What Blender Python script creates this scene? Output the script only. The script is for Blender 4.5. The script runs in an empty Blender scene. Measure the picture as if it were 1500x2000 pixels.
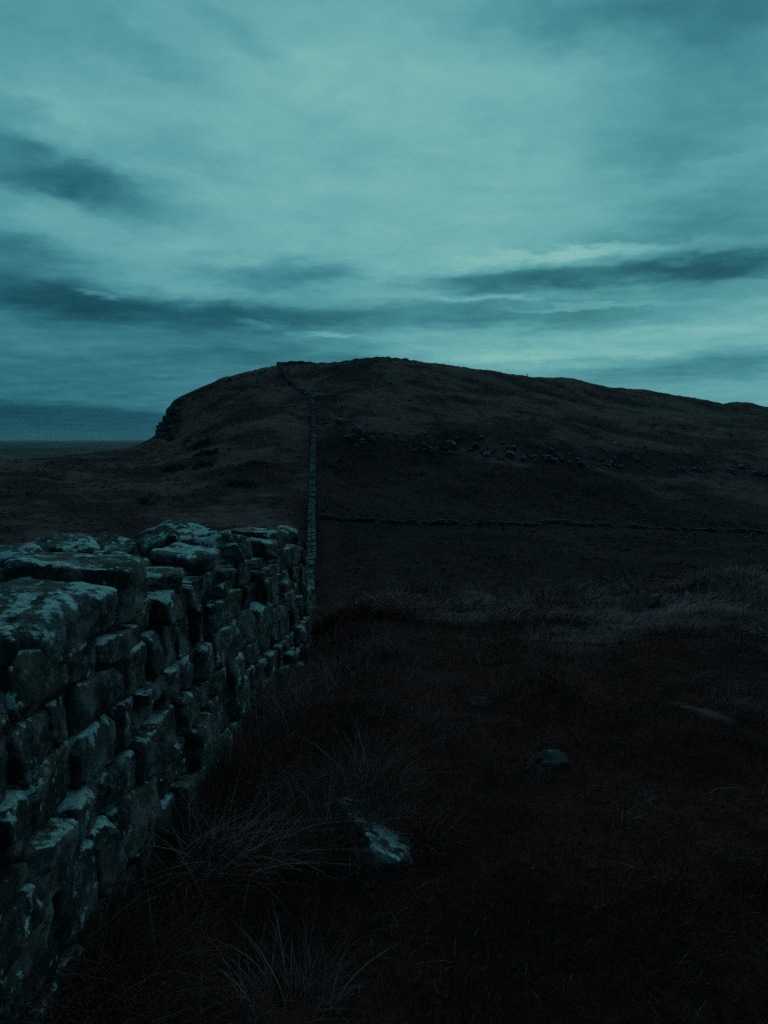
import bpy, math, random
import numpy as np
from mathutils import Vector, Euler

random.seed(7)
rng = np.random.default_rng(7)
sc = bpy.context.scene
COL = sc.collection
R = math.radians

# ---------------------------------------------------------------- camera
F = 1500.0            # focal length in photo pixels (photo is 1500 x 2000)
PITCH = R(5.52)       # looking slightly down
EYE = 1.6
cam = bpy.data.cameras.new('camera')
cam.sensor_fit = 'VERTICAL'
cam.sensor_height = 36.0
cam.sensor_width = 27.0
cam.lens = 36.0 * F / 2000.0
cam.clip_start = 0.05
cam.clip_end = 40000
camo = bpy.data.objects.new('camera', cam)
camo.location = (0, 0, EYE)
camo.rotation_euler = (R(90) - PITCH, 0, 0)
COL.objects.link(camo)
sc.camera = camo


def pix_dir(x, y):
    """direction of a photo pixel, scaled to one metre of depth along +Y"""
    u = (1000.0 - y) / F
    fy = math.cos(PITCH) + u * math.sin(PITCH)
    fz = -math.sin(PITCH) + u * math.cos(PITCH)
    return ((x - 750.0) / F / fy, 1.0, fz / fy)


def row_e(y):
    return pix_dir(750, y)[2]


# ---------------------------------------------------------------- world
SUN_AZ, SUN_EL = R(14), R(9)       # last light low ahead, behind the cloud
world = bpy.data.worlds.new('World')
sc.world = world
world.use_nodes = True


def lin(r, g, b):
    f = lambda c: (c / 255 / 12.92) if c / 255 <= 0.04045 else ((c / 255 + 0.055) / 1.055) ** 2.4
    return (f(r), f(g), f(b), 1.0)


class NT:
    """small node-tree helper"""
    def __init__(self, tree):
        self.t = tree
        tree.nodes.clear()

    def n(self, kind, **kw):
        nd = self.t.nodes.new(kind)
        for k, v in kw.items():
            setattr(nd, k, v)
        return nd

    def put(self, sock, v):
        if v is None:
            return
        if hasattr(v, 'is_output') or isinstance(v, bpy.types.NodeSocket):
            self.t.links.new(v, sock)
        else:
            sock.default_value = v

    def m(self, op, a, b=None, c=None, clamp=False):
        nd = self.n('ShaderNodeMath', operation=op, use_clamp=clamp)
        for i, v in enumerate((a, b, c)):
            self.put(nd.inputs[i], v)
        return nd.outputs[0]

    def vm(self, op, a, b=None):
        nd = self.n('ShaderNodeVectorMath', operation=op)
        self.put(nd.inputs[0], a)
        if b is not None:
            self.put(nd.inputs[1], b)
        return nd.outputs[0]

    def noise(self, vec, scale, detail=4.0, rough=0.55, dist=0.0, w=None):
        nd = self.n('ShaderNodeTexNoise')
        self.put(nd.inputs['Vector'], vec)
        nd.inputs['Scale'].default_value = scale
        nd.inputs['Detail'].default_value = detail
        nd.inputs['Roughness'].default_value = rough
        nd.inputs['Distortion'].default_value = dist
        return nd.outputs['Fac']

    def ramp(self, fac, stops, mode='LINEAR'):
        nd = self.n('ShaderNodeValToRGB')
        nd.color_ramp.interpolation = mode
        el = nd.color_ramp.elements
        while len(el) < len(stops):
            el.new(0.5)
        for e, (p, c) in zip(el, stops):
            e.position = p
            e.color = c if len(c) == 4 else (*c, 1)
        self.put(nd.inputs[0], fac)
        return nd.outputs[0]

    def mix(self, fac, a, b):
        nd = self.n('ShaderNodeMix', data_type='RGBA')
        self.put(nd.inputs['Factor'], fac)
        self.put(nd.inputs['A'], a)
        self.put(nd.inputs['B'], b)
        return nd.outputs['Result']

    def smooth(self, v, lo, hi):
        nd = self.n('ShaderNodeMapRange', interpolation_type='SMOOTHSTEP')
        self.put(nd.inputs['Value'], v)
        nd.inputs['From Min'].default_value = lo
        nd.inputs['From Max'].default_value = hi
        return nd.outputs['Result']


# clouds of the dusk sky, given by the photo pixel of their middle and their half sizes
#  x, y, half width, half height, tilt (deg, + = right end lower), strength (- dark, + bright)
CLOUDS = [
    (60, 325, 170, 50, 8, -.15), (215, 378, 110, 36, 12, -.17), (10, 300, 120, 48, 5, -.09), (150, 345, 90, 34, 10, -.06),
    (300, 105, 90, 24, 18, -.09), (480, 80, 90, 22, 24, -.08), (330, 290, 120, 34, 10, -.08),
    (20, 215, 60, 16, 5, -.12), (30, 478, 70, 16, 8, -.12), (420, 430, 90, 26, 5, -.05),
    (40, 540, 160, 44, 8, -.24), (0, 590, 170, 36, 4, -.12), (230, 600, 230, 30, 2, -.19), (430, 622, 190, 26, 2, -.17),
    (550, 540, 110, 36, 0, -.25), (640, 524, 70, 14, 6, -.09),
    (1170, 541, 300, 20, -1, -.36), (1420, 528, 150, 30, -2, -.16), (960, 552, 150, 14, 0, -.10),
    (850, 614, 320, 22, 0, -.26), (1180, 624, 240, 18, -1, -.15), (660, 634, 200, 20, 2, -.10),
    (150, 690, 440, 66, 0, -.24), (560, 690, 220, 30, 1, -.17), (1370, 722, 180, 22, -2, -.17), (1450, 695, 90, 14, -3, -.09),
    (60, 815, 560, 46, 0, -.16), (60, 770, 480, 60, 0, -.12),
    (1330, 28, 350, 50, -3, -.29), (1440, 90, 170, 80, 0, -.12), (1400, 240, 170, 95, -8, -.17), (1240, 295, 100, 36, 8, -.08),
    (1430, 430, 180, 70, -4, -.17), (1250, 470, 200, 22, -3, -.10), (40, 50, 150, 70, 0, -.08), (1000, 15, 250, 30, 0, -.06),
    (120, 235, 150, 38, 2, .08), (640, 165, 350, 66, -5, .07), (1150, 105, 250, 34, -3, .12), (1400, 332, 70, 20, -8, .09),
    (450, 330, 350, 90, 0, .04), (480, 470, 220, 34, 2, .04), (1090, 499, 190, 9, -2, .16), (1190, 488, 100, 8, -2, .08),
    (195, 577, 40, 6, 1, .20), (640, 652, 48, 5, 1, .20), (500, 634, 40, 7, 3, .17), (480, 505, 44, 8, -3, .12),
    (940, 583, 70, 5, 1, .16), (1140, 600, 130, 5, 0, .16), (900, 693, 140, 12, 2, .09), (1150, 690, 180, 9, -1, .12), (1150, 714, 120, 6, 1, .11),
    (1330, 650, 190, 14, -3, .07), (1120, 760, 420, 60, 0, -.12), (1250, 580, 300, 16, 0, -.10), (80, 400, 70, 24, 20, .05),
    (-120, 852, 330, 37, 0, -.24, .62),
]
w = NT(world.node_tree)
tc = w.n('ShaderNodeTexCoord')
sep = w.n('ShaderNodeSeparateXYZ')
w.put(sep.inputs[0], tc.outputs['Generated'])
dx, dy, dz = sep.outputs
zc = w.m('MAXIMUM', dz, 0.0)
el0 = w.m('ARCSINE', zc)
az0 = w.m('ARCTAN2', dx, dy)
# flat cloud sheet seen in perspective
zz = w.m('ADD', zc, 0.10)
sheet = w.n('ShaderNodeCombineXYZ')
w.put(sheet.inputs[0], w.m('DIVIDE', dx, zz))
w.put(sheet.inputs[1], w.m('DIVIDE', dy, zz))
wnd = w.n('ShaderNodeTexNoise')
w.put(wnd.inputs['Vector'], sheet.outputs[0])
wnd.inputs['Scale'].default_value = 3.6
wnd.inputs['Detail'].default_value = 5.0
wnd.inputs['Roughness'].default_value = .64
wsep = w.n('ShaderNodeSeparateColor')
w.put(wsep.inputs[0], wnd.outputs['Color'])
az = w.m('MULTIPLY_ADD', w.m('SUBTRACT', wsep.outputs[0], .5), .12, az0)
elw = w.m('MULTIPLY', w.m('SUBTRACT', wsep.outputs[1], .5), w.m('MULTIPLY_ADD', el0, .20, .004))
el = w.m('ADD', el0, elw)
ang = w.n('ShaderNodeCombineXYZ')
w.put(ang.inputs[0], az)
w.put(ang.inputs[1], el)
total = .70
for (cx, cy, hw, hh, tilt, amp, *core) in CLOUDS:
    d = pix_dir(cx, cy)
    ln = math.sqrt(sum(c * c for c in d))
    mp = w.n('ShaderNodeMapping', vector_type='TEXTURE')
    w.put(mp.inputs[0], ang.outputs[0])
    mp.inputs['Location'].default_value = (math.atan2(d[0], d[1]), math.asin(d[2] / ln), 0)
    mp.inputs['Rotation'].default_value = (0, 0, -R(tilt))
    mp.inputs['Scale'].default_value = (2.0 * hw / F, 2.0 * hh / F, 1)
    dt = w.n('ShaderNodeVectorMath', operation='DOT_PRODUCT')
    w.put(dt.inputs[0], mp.outputs[0])
    w.put(dt.inputs[1], mp.outputs[0])
    mr = w.n('ShaderNodeMapRange', interpolation_type='SMOOTHERSTEP')
    w.put(mr.inputs['Value'], w.m('SQRT', dt.outputs['Value']))
    mr.inputs['From Min'].default_value = core[0] if core else 0.0
    mr.inputs['To Min'].default_value = amp
    mr.inputs['To Max'].default_value = 0.0
    total = w.m('ADD', mr.outputs['Result'], total)
big = w.noise(sheet.outputs[0], .55, 3, .55)
fine = w.noise(w.vm('MULTIPLY', sheet.outputs[0], (1.0, 1.15, 1.0)), 3.4, 6, .60, .1)
wisp = w.noise(w.vm('MULTIPLY', sheet.outputs[0], (1.0, 1.2, 1.0)), 14.0, 4, .6)
b = w.m('MULTIPLY_ADD', w.m('SUBTRACT', big, .5), .24, total)
b = w.m('MULTIPLY_ADD', w.m('SUBTRACT', fine, .5), .26, b)
b = w.m('MULTIPLY_ADD', w.m('SUBTRACT', wisp, .5), .07, b)
# the last light lies ahead: the cloud dims overhead and behind the viewer
glow = w.n('ShaderNodeVectorMath', operation='DOT_PRODUCT')
w.put(glow.inputs[0], tc.outputs['Generated'])
glow.inputs[1].default_value = (math.sin(SUN_AZ) * math.cos(R(16)), math.cos(SUN_AZ) * math.cos(R(16)), math.sin(R(16)))
b = w.m('MULTIPLY_ADD', w.m('SUBTRACT', glow.outputs['Value'], .92), .42, b)
K = 10.0
stops = [(0.0, (16, 54, 70)), (.22, (30, 86, 102)), (.42, (56, 124, 138)), (.62, (94, 162, 171)), (.8, (120, 184, 185)), (1.0, (162, 206, 194))]
cloudc = w.ramp(b, [(p, lin(*c)) for p, c in stops], 'B_SPLINE')
sky = w.n('ShaderNodeTexSky', sky_type='NISHITA')
sky.sun_disc = False
sky.sun_elevation = SUN_EL
sky.sun_rotation = SUN_AZ
sky.air_density = 2.0
sky.dust_density = 3.0
clear = w.vm('MULTIPLY', sky.outputs[0], (.022, .11, .115))
cloudk = w.vm('MULTIPLY', cloudc, (K, K, K))
final = w.mix(.93, clear, cloudk)
bg = w.n('ShaderNodeBackground')
w.put(bg.inputs[0], final)
bg.inputs[1].default_value = 0.10
wo = w.n('ShaderNodeOutputWorld')
w.t.links.new(bg.outputs[0], wo.inputs[0])

# ---------------------------------------------------------------- sun: hardly any of it gets through the cloud
sl = bpy.data.lights.new('sun', 'SUN')
sl.energy = 0.02
sl.angle = R(40)
sl.color = (1.0, .93, .84)
so = bpy.data.objects.new('sun', sl)
sd = Vector((math.sin(SUN_AZ) * math.cos(SUN_EL), math.cos(SUN_AZ) * math.cos(SUN_EL), math.sin(SUN_EL)))
so.rotation_euler = sd.to_track_quat('Z', 'Y').to_euler()
so.location = (0, 0, 60)
COL.objects.link(so)

world.cycles.sampling_method = 'MANUAL'
world.cycles.sample_map_resolution = 256
sc.view_settings.view_transform = 'Standard'
sc.view_settings.look = 'None'
sc.view_settings.exposure = 0.0
sc.view_settings.gamma = 1.0
sc.cycles.use_denoising = False
sc.cycles.use_adaptive_sampling = True
sc.cycles.adaptive_threshold = .015
sc.cycles.adaptive_min_samples = 12
sc.cycles.max_bounces = 4
sc.cycles.diffuse_bounces = 2
sc.cycles.glossy_bounces = 1
sc.cycles.volume_bounces = 0
sc.cycles.sample_clamp_indirect = 2.0


# ---------------------------------------------------------------- numpy noise
def _hash(ix, iy, iz):
    h = (ix * 374761393 + iy * 668265263 + iz * 1274126177) & 0xFFFFFFFF
    h = ((h ^ (h >> 13)) * 1274126177) & 0xFFFFFFFF
    h = h ^ (h >> 16)
    return (h & 0xFFFFFF).astype(np.float64) / 0xFFFFFF


def vnoise(p):
    """value noise, p (N,3) -> (N,) in -1..1"""
    i = np.floor(p).astype(np.int64)
    f = p - i
    f = f * f * f * (f * (f * 6 - 15) + 10)
    out = 0
    for a in (0, 1):
        for b_ in (0, 1):
            for c in (0, 1):
                wgt = (f[:, 0] if a else 1 - f[:, 0]) * (f[:, 1] if b_ else 1 - f[:, 1]) * (f[:, 2] if c else 1 - f[:, 2])
                out = out + wgt * _hash(i[:, 0] + a, i[:, 1] + b_, i[:, 2] + c)
    return out * 2 - 1


def fbm(p, octv=4, gain=.5, lac=2.03):
    s, a, out = 1.0, 1.0, 0
    for k in range(octv):
        out = out + a * vnoise(p * s + 17.3 * k)
        s *= lac
        a *= gain
    return out


def fbm2(x, y, scale, octv=4, gain=.5, seed=0.0):
    p = np.stack([np.ravel(x) / scale, np.ravel(y) / scale, np.full(np.size(x), seed)], 1)
    return fbm(p, octv, gain).reshape(np.shape(x))


def sstep(a, b_, x):
    t = np.clip((x - a) / (b_ - a), 0, 1)
    return t * t * (3 - 2 * t)


def pchip(xk, yk, x):
    xk = np.asarray(xk, float); yk = np.asarray(yk, float)
    h = np.diff(xk)
    sh = h.reshape(-1, *([1] * (yk.ndim - 1)))
    dl = np.diff(yk, axis=0) / sh
    d = np.zeros_like(yk)
    w1 = 2 * sh[1:] + sh[:-1]; w2 = sh[1:] + 2 * sh[:-1]
    a, b_ = dl[:-1], dl[1:]
    ok = a * b_ > 0
    den = np.where(ok, w1 / np.where(ok, a, 1) + w2 / np.where(ok, b_, 1), 1)
    d[1:-1] = np.where(ok, (w1 + w2) / den, 0)
    d[0] = dl[0]; d[-1] = dl[-1]
    x = np.clip(x, xk[0], xk[-1])
    k = np.clip(np.searchsorted(xk, x) - 1, 0, len(xk) - 2)
    hh = h[k]; t = (x - xk[k]) / hh
    shp = (-1, *([1] * (yk.ndim - 1)))
    t = t.reshape(shp); hh = hh.reshape(shp)
    return ((1 + 2 * t) * (1 - t) ** 2 * yk[k] + t * (1 - t) ** 2 * hh * d[k]
            + t * t * (3 - 2 * t) * yk[k + 1] + t * t * (t - 1) * hh * d[k + 1])


# ---------------------------------------------------------------- terrain
# columns of the photo; knots are (depth in metres, photo row) or (depth, None, height)
PL = -34.0
COLS = {
    -700: [(0, None, 0), (4, None, 0), (9, None, -.9), (60, None, -7.5), (110, None, -6.5), (150, None, -6), (200, None, -10), (420, None, PL)],
    0: [(0, None, 0), (4, None, -.03), (7, None, -.45), (20, None, -2.6), (70, 1035), (105, 950), (150, 903), (200, None, -9), (420, None, PL)],
    150: [(0, None, 0), (4, None, -.03), (7, None, -.42), (20, None, -2.8), (75, 1035), (112, 950), (175, 886), (230, None, -8), (430, None, PL)],
    285: [(0, None, 0), (4, None, -.03), (7, None, -.42), (20, None, -3.0), (78, 1035), (115, 950), (150, 900), (208, 858), (260, None, -7), (450, None, PL)],
    306: [(0, None, 0), (4, None, -.03), (7, None, -.42), (20, None, -3.0), (78, 1035), (115, 950), (150, 898), (215, 846), (262, None, -5), (450, None, PL)],
    326: [(0, None, 0), (4, None, -.03), (7, None, -.42), (20, None, -3.1), (78, 1035), (115, 950), (150, 895), (200, 850), (218, 812), (228, 812), (262, None, -3), (450, None, PL)],
    338: [(0, None, 0), (4, None, -.03), (7, None, -.42), (20, None, -3.1), (78, 1035), (115, 950), (150, 893), (200, 846), (219, 790), (230, 788), (266, None, -2), (450, None, PL)],
    370: [(0, None, 0), (4, None, -.03), (7, None, -.42), (20, None, -3.1), (78, 1035), (115, 948), (150, 886), (200, 820), (230, 769), (252, None, 13), (460, None, PL)],
    450: [(0, None, 0), (4, None, -.04), (6, None, -.22), (9, None, -.8), (30, None, -4.9), (80, 1035), (112, 945), (150, 868), (200, 780), (238, 738), (258, None, 18), (480, None, PL)],
    545: [(0, None, 0), (4, None, -.05), (6, None, -.22), (9, None, -.82), (30, None, -5.0), (56, None, -9.2), (82, 1035), (112, 945), (150, 857), (190, 785), (225, 742), (256, 714), (275, None, 24.5), (500, None, -20)],
    612: [(0, None, 0), (4.4, None, -.05), (5.5, None, -.14), (6, None, -.2), (7, None, -.4), (9, None, -.82), (12, None, -1.46), (30, None, -5.2), (56, None, -9.7), (70, None, -10.2), (95, None, -8.4), (120, None, -4.3), (150, 858), (180, 800), (195, 774), (225, 748), (258, 712), (280, None, 25), (500, None, -20)],
    680: [(0, None, 0), (5, None, 0), (7, None, -.12), (9, None, -.5), (14, None, -1.8), (42, None, -8.2), (60, None, -9.3), (80, None, -9.2), (96, 1016), (120, 955), (135, 905), (146, 872), (158, 826), (175, 795), (205, 758), (262, 708), (285, None, 26), (500, None, -20)],
    750: [(0, None, 0), (5, None, .02), (7.2, None, .0), (9, None, -.3), (14, None, -1.6), (42, None, -8.0), (60, None, -8.9), (80, None, -8.9), (97, 1018), (120, 960), (135, 910), (146, 882), (156, 838), (172, 803), (205, 760), (262, 702), (285, None, 26.5), (500, None, -18)],
    950: [(0, None, 0), (5, None, .02), (7.5, None, -.12), (9.5, None, -.45), (15, None, -1.8), (42, None, -7.8), (60, None, -8.8), (80, None, -9.0), (100, 1022), (122, 972), (140, 914), (147, 898), (158, 850), (178, 812), (215, 772), (288, 727), (320, None, 24), (520, None, -16)],
    1080: [(0, None, 0), (5, None, .02), (8.3, None, -.18), (10.5, None, -.55), (16, None, -2.0), (42, None, -7.6), (60, None, -8.6), (80, None, -9.2), (102, 1026), (125, 985), (143, 924), (151, 905), (163, 855), (190, 815), (235, 775), (310, 741), (345, None, 21), (540, None, -14)],
    1200: [(0, None, 0), (5, None, .0), (9, None, -.26), (11.5, None, -.75), (17, None, -2.0), (45, None, -7.8), (60, None, -8.8), (80, None, -9.6), (104, 1030), (128, 990), (146, 936), (155, 915), (170, 868), (205, 825), (260, 788), (330, 758), (370, None, 20), (560, None, -12)],
    1400: [(0, None, 0), (5, None, .02), (10, None, -.2), (12.5, None, -.7), (18, None, -2.1), (45, None, -7.8), (60, None, -8.9), (80, None, -10), (106, 1036), (130, 1000), (150, 946), (160, 926), (180, 880), (220, 840), (280, 806), (350, 788), (395, None, 14), (430, 793), (470, None, 12), (600, None, -12)],
    1450: [(0, None, 0), (5, None, .02), (10, None, -.2), (12.5, None, -.7), (18, None, -2.1), (45, None, -7.8), (60, None, -8.9), (80, None, -10), (106, 1038), (130, 1002), (150, 948), (161, 928), (182, 881), (225, 841), (285, 810), (345, 796), (372, None, 12), (430, 786), (470, None, 14), (620, None, -12)],
    1500: [(0, None, 0), (5, None, .02), (10, None, -.2), (12.5, None, -.7), (18, None, -2.1), (45, None, -7.8), (60, None, -8.9), (80, None, -10), (106, 1040), (130, 1003), (150, 950), (162, 930), (185, 882), (230, 842), (290, 812), (365, 799), (395, None, 13), (430, 794), (470, None, 12), (600, None, -12)],
    2200: [(0, None, 0), (5, None, 0), (10, None, -.3), (13, None, -.8), (45, None, -7), (80, None, -9), (150, None, -6), (230, None, 2), (365, None, 10), (600, None, -12)],
}
TG = np.linspace(math.log(4.0), math.log(14004.0), 1100)
_c_az, _c_prof = [], []
for cx in sorted(COLS):
    r = (cx - 750) / F / 1.005
    a = math.atan(r)
    ca = math.cos(a)
    rho, zz_ = [], []
    for kn in COLS[cx]:
        Y = kn[0]
        z = kn[2] if len(kn) == 3 else EYE + row_e(kn[1]) * Y
        rho.append(Y / ca); zz_.append(z)
    rho += [900, 3000, 14000]
    zz_ += [PL, PL - 1, PL - 9]
    _c_az.append(a)
    _c_prof.append(pchip(np.log(np.array(rho) + 4), zz_, TG))
# behind and to the sides the moor just rolls away
_back = pchip(np.log(np.array([0, 6, 30, 90, 250, 900, 3000, 14000.]) + 4), [0, 0, -1.5, -5, -12, PL, PL - 1, PL - 9], TG)
AZK = np.array([-math.pi, -1.6] + _c_az + [1.6, math.pi])
PK = np.stack([_back, _back] + _c_prof + [_back, _back])
AZG = np.concatenate([np.linspace(-math.pi, -.72, 120)[:-1], np.linspace(-.72, .72, 1500), np.linspace(.72, math.pi, 120)[1:]])
TAB = pchip(AZK, PK, AZG)


def base_h(x, y):
    az_ = np.arctan2(x, y); rho = np.hypot(x, y)
    t = (np.log(rho + 4) - TG[0]) / (TG[1] - TG[0])
    t = np.clip(t, 0, len(TG) - 1.001)
    j = t.astype(int); ft = t - j
    k = np.clip(np.searchsorted(AZG, az_) - 1, 0, len(AZG) - 2)
    fa = (az_ - AZG[k]) / (AZG[k + 1] - AZG[k])
    return ((TAB[k, j] * (1 - fa) + TAB[k + 1, j] * fa) * (1 - ft) + (TAB[k, j + 1] * (1 - fa) + TAB[k + 1, j + 1] * fa) * ft)


# front face of the near wall: depth -> X of the face
FY = np.array([-3, 0, 2.3, 3.3, 4.4, 5.5, 6.5, 8, 12, 30, 60, 95, 400.])
FX = np.array([-1.02, -.97, -.93, -.88, -.785, -.665, -.70, -.84, -1.2, -2.8, -5.55, -8.75, -37.])
face_x = lambda y: np.interp(y, FY, FX)


def track_mask(x, y):
    """trodden strip that runs beside the wall into the dip, and the turf of the foreground"""
    d = x - face_x(y)
    c = .9 + .012 * y + .12 * np.sin(y * .35)
    m = np.exp(-((d - c) / (.28 + .006 * y)) ** 2) * sstep(5, 8, y) * (1 - sstep(85, 110, y))
    return m


def H(x, y):
    x = np.asarray(x, float); y = np.asarray(y, float)
    rho = np.hypot(x, y)
    z = base_h(x, y)
    near = 1 - sstep(4, 9, rho)
    turf = fbm2(x, y, .8, 3, .5, 1.0) * .048 + fbm2(x, y, .16, 2, .5, 2.0) * .006
    hag = np.maximum(fbm2(x, y, 1.2, 3, .6, 3.0), -.35) * .17 * sstep(5, 9.5, rho) * (1 - sstep(60, 160, rho) * .2)
    mid = fbm2(x, y, 7.0, 4, .5, 4.0) * .30 * sstep(12, 50, rho)
    far = fbm2(x, y, 26.0, 4, .5, 5.0) * 1.0 * sstep(60, 200, rho)
    out = fbm2(x, y, 420.0, 4, .5, 6.0) * 5.0 * sstep(600, 1600, rho)
    rough = 1 - .8 * track_mask(x, y)
    return z + turf * (1 - sstep(20, 60, rho)) + (hag + mid) * rough + far + out


def H1(x, y):
    return float(H(np.array([x]), np.array([y]))[0])


def hit(px, row, y0=1.2, y1=500.0):
    """first point of the ground met by the sight line of a photo pixel"""
    d = pix_dir(px, row)
    Y = np.exp(np.linspace(math.log(y0), math.log(y1), 900))
    X = d[0] * Y
    zr = EYE + d[2] * Y
    g = H(X, Y)
    idx = np.nonzero(g >= zr)[0]
    i = idx[0] if len(idx) else int(np.argmin(zr - g))
    return Vector((X[i], Y[i], g[i]))


# ---------------------------------------------------------------- mesh helpers
def mesh_np(name, verts, faces, smooth=True, attrs=None):
    """faces: (M,3) or (M,4) integer array"""
    me = bpy.data.meshes.new(name)
    verts = np.ascontiguousarray(verts, dtype=np.float32)
    faces = np.ascontiguousarray(faces, dtype=np.int32)
    M, k = faces.shape
    me.vertices.add(len(verts))
    me.vertices.foreach_set('co', verts.ravel())
    me.loops.add(M * k)
    me.loops.foreach_set('vertex_index', faces.ravel())
    me.polygons.add(M)
    me.polygons.foreach_set('loop_start', np.arange(0, M * k, k, dtype=np.int32))
    if smooth:
        me.polygons.foreach_set('use_smooth', np.ones(M, dtype=bool))
    me.update(calc_edges=True)
    for an, av in (attrs or {}).items():
        at = me.attributes.new(an, 'FLOAT', 'POINT')
        at.data.foreach_set('value', np.ascontiguousarray(av, dtype=np.float32))
    return me


def obj(name, me, mat, parent=None, loc=None):
    o = bpy.data.objects.new(name, me)
    COL.objects.link(o)
    if me is not None and mat is not None and not me.materials:
        me.materials.append(mat)
    if loc is not None:
        o.location = loc
    if parent is not None:
        o.parent = parent
    return o


def tag(o, label=None, cat=None, group=None, kind=None):
    for k, v in (('label', label), ('category', cat), ('group', group), ('kind', kind)):
        if v:
            o[k] = v
    return o


def thing(name, label, cat, loc, group=None):
    o = bpy.data.objects.new(name, None)
    o.empty_display_size = .2
    o.location = loc
    COL.objects.link(o)
    return tag(o, label, cat, group)


# ---------------------------------------------------------------- materials
def material(name):
    m = bpy.data.materials.new(name)
    m.use_nodes = True
    t = NT(m.node_tree)
    out = t.n('ShaderNodeOutputMaterial')
    p = t.n('ShaderNodeBsdfPrincipled')
    t.t.links.new(p.outputs[0], out.inputs[0])
    return m, t, p


def mat_ground():
    m, t, p = material('moor_ground')
    geo = t.n('ShaderNodeNewGeometry')
    pos = geo.outputs['Position']
    A = lambda n_: t.n('ShaderNodeAttribute', attribute_name=n_).outputs['Fac']
    n1 = t.noise(pos, .06, 6, .6)
    n2 = t.noise(pos, .45, 6, .65)
    n3 = t.noise(pos, 3.2, 5, .65)
    n4 = t.noise(pos, 22.0, 4, .7)
    mixn = t.m('ADD', t.m('MULTIPLY', n1, .45), t.m('ADD', t.m('MULTIPLY', n2, .35), t.m('ADD', t.m('MULTIPLY', n3, .30), t.m('MULTIPLY_ADD', n4, .26, -.18))))
    moor = t.ramp(mixn, [(.30, (.036, .012, .012)), (.45, (.110, .040, .039)), (.60, (.20, .083, .078)), (.78, (.33, .165, .155))])
    heath_and_shade = t.ramp(mixn, [(.32, (.030, .010, .012)), (.55, (.086, .031, .035)), (.78, (.20, .080, .083))])
    c = t.mix(t.smooth(t.m('MULTIPLY_ADD', n2, .25, n1), .56, .68), heath_and_shade, moor)
    dk = t.ramp(mixn, [(.30, (.016, .006, .007)), (.55, (.045, .016, .018)), (.80, (.11, .042, .042))])  # heather tone with the slope's shade put into the colour
    c = t.mix(A('heath_and_shade'), c, dk)
    turf = t.ramp(t.m('ADD', t.m('MULTIPLY', n3, .5), t.m('MULTIPLY', n4, .5)), [(.3, (.034, .009, .009)), (.5, (.080, .020, .019)), (.72, (.15, .044, .042))])
    worn = t.smooth(t.noise(t.vm('ADD', pos, (3.0, 9.0, 0)), 1.1, 4, .6), .42, .62)
    turf = t.mix(t.m('MULTIPLY', worn, .55), turf, (.022, .009, .008, 1))
    c = t.mix(A('turf'), c, turf)
    palec = t.ramp(t.m('ADD', t.m('MULTIPLY', n3, .5), t.m('MULTIPLY', n4, .5)), [(.3, (.15, .05, .048)), (.7, (.44, .21, .20))])
    c = t.mix(A('pale'), c, palec)
    sq = t.vm('MULTIPLY', pos, (.0035, .0011, 0))
    nf = t.noise(sq, 1.0, 4, .55)
    fields = t.ramp(nf, [(.40, (.030, .012, .012)), (.5, (.06, .028, .026)), (.58, (.15, .08, .07)), (.64, (.05, .022, .02))])
    c = t.mix(A('plain'), c, fields)
    t.put(p.inputs['Base Color'], c)
    p.inputs['Roughness'].default_value = 1.0
    p.inputs['Specular IOR Level'].default_value = .04
    bm = t.n('ShaderNodeBump')
    bm.inputs['Strength'].default_value = .8
    bm.inputs['Distance'].default_value = .12
    t.put(bm.inputs['Height'], t.m('ADD', t.m('MULTIPLY', n3, .7), t.m('MULTIPLY_ADD', n4, .15, t.m('MULTIPLY', n2, 2.0))))
    t.put(p.inputs['Normal'], bm.outputs[0])
    return m


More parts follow.
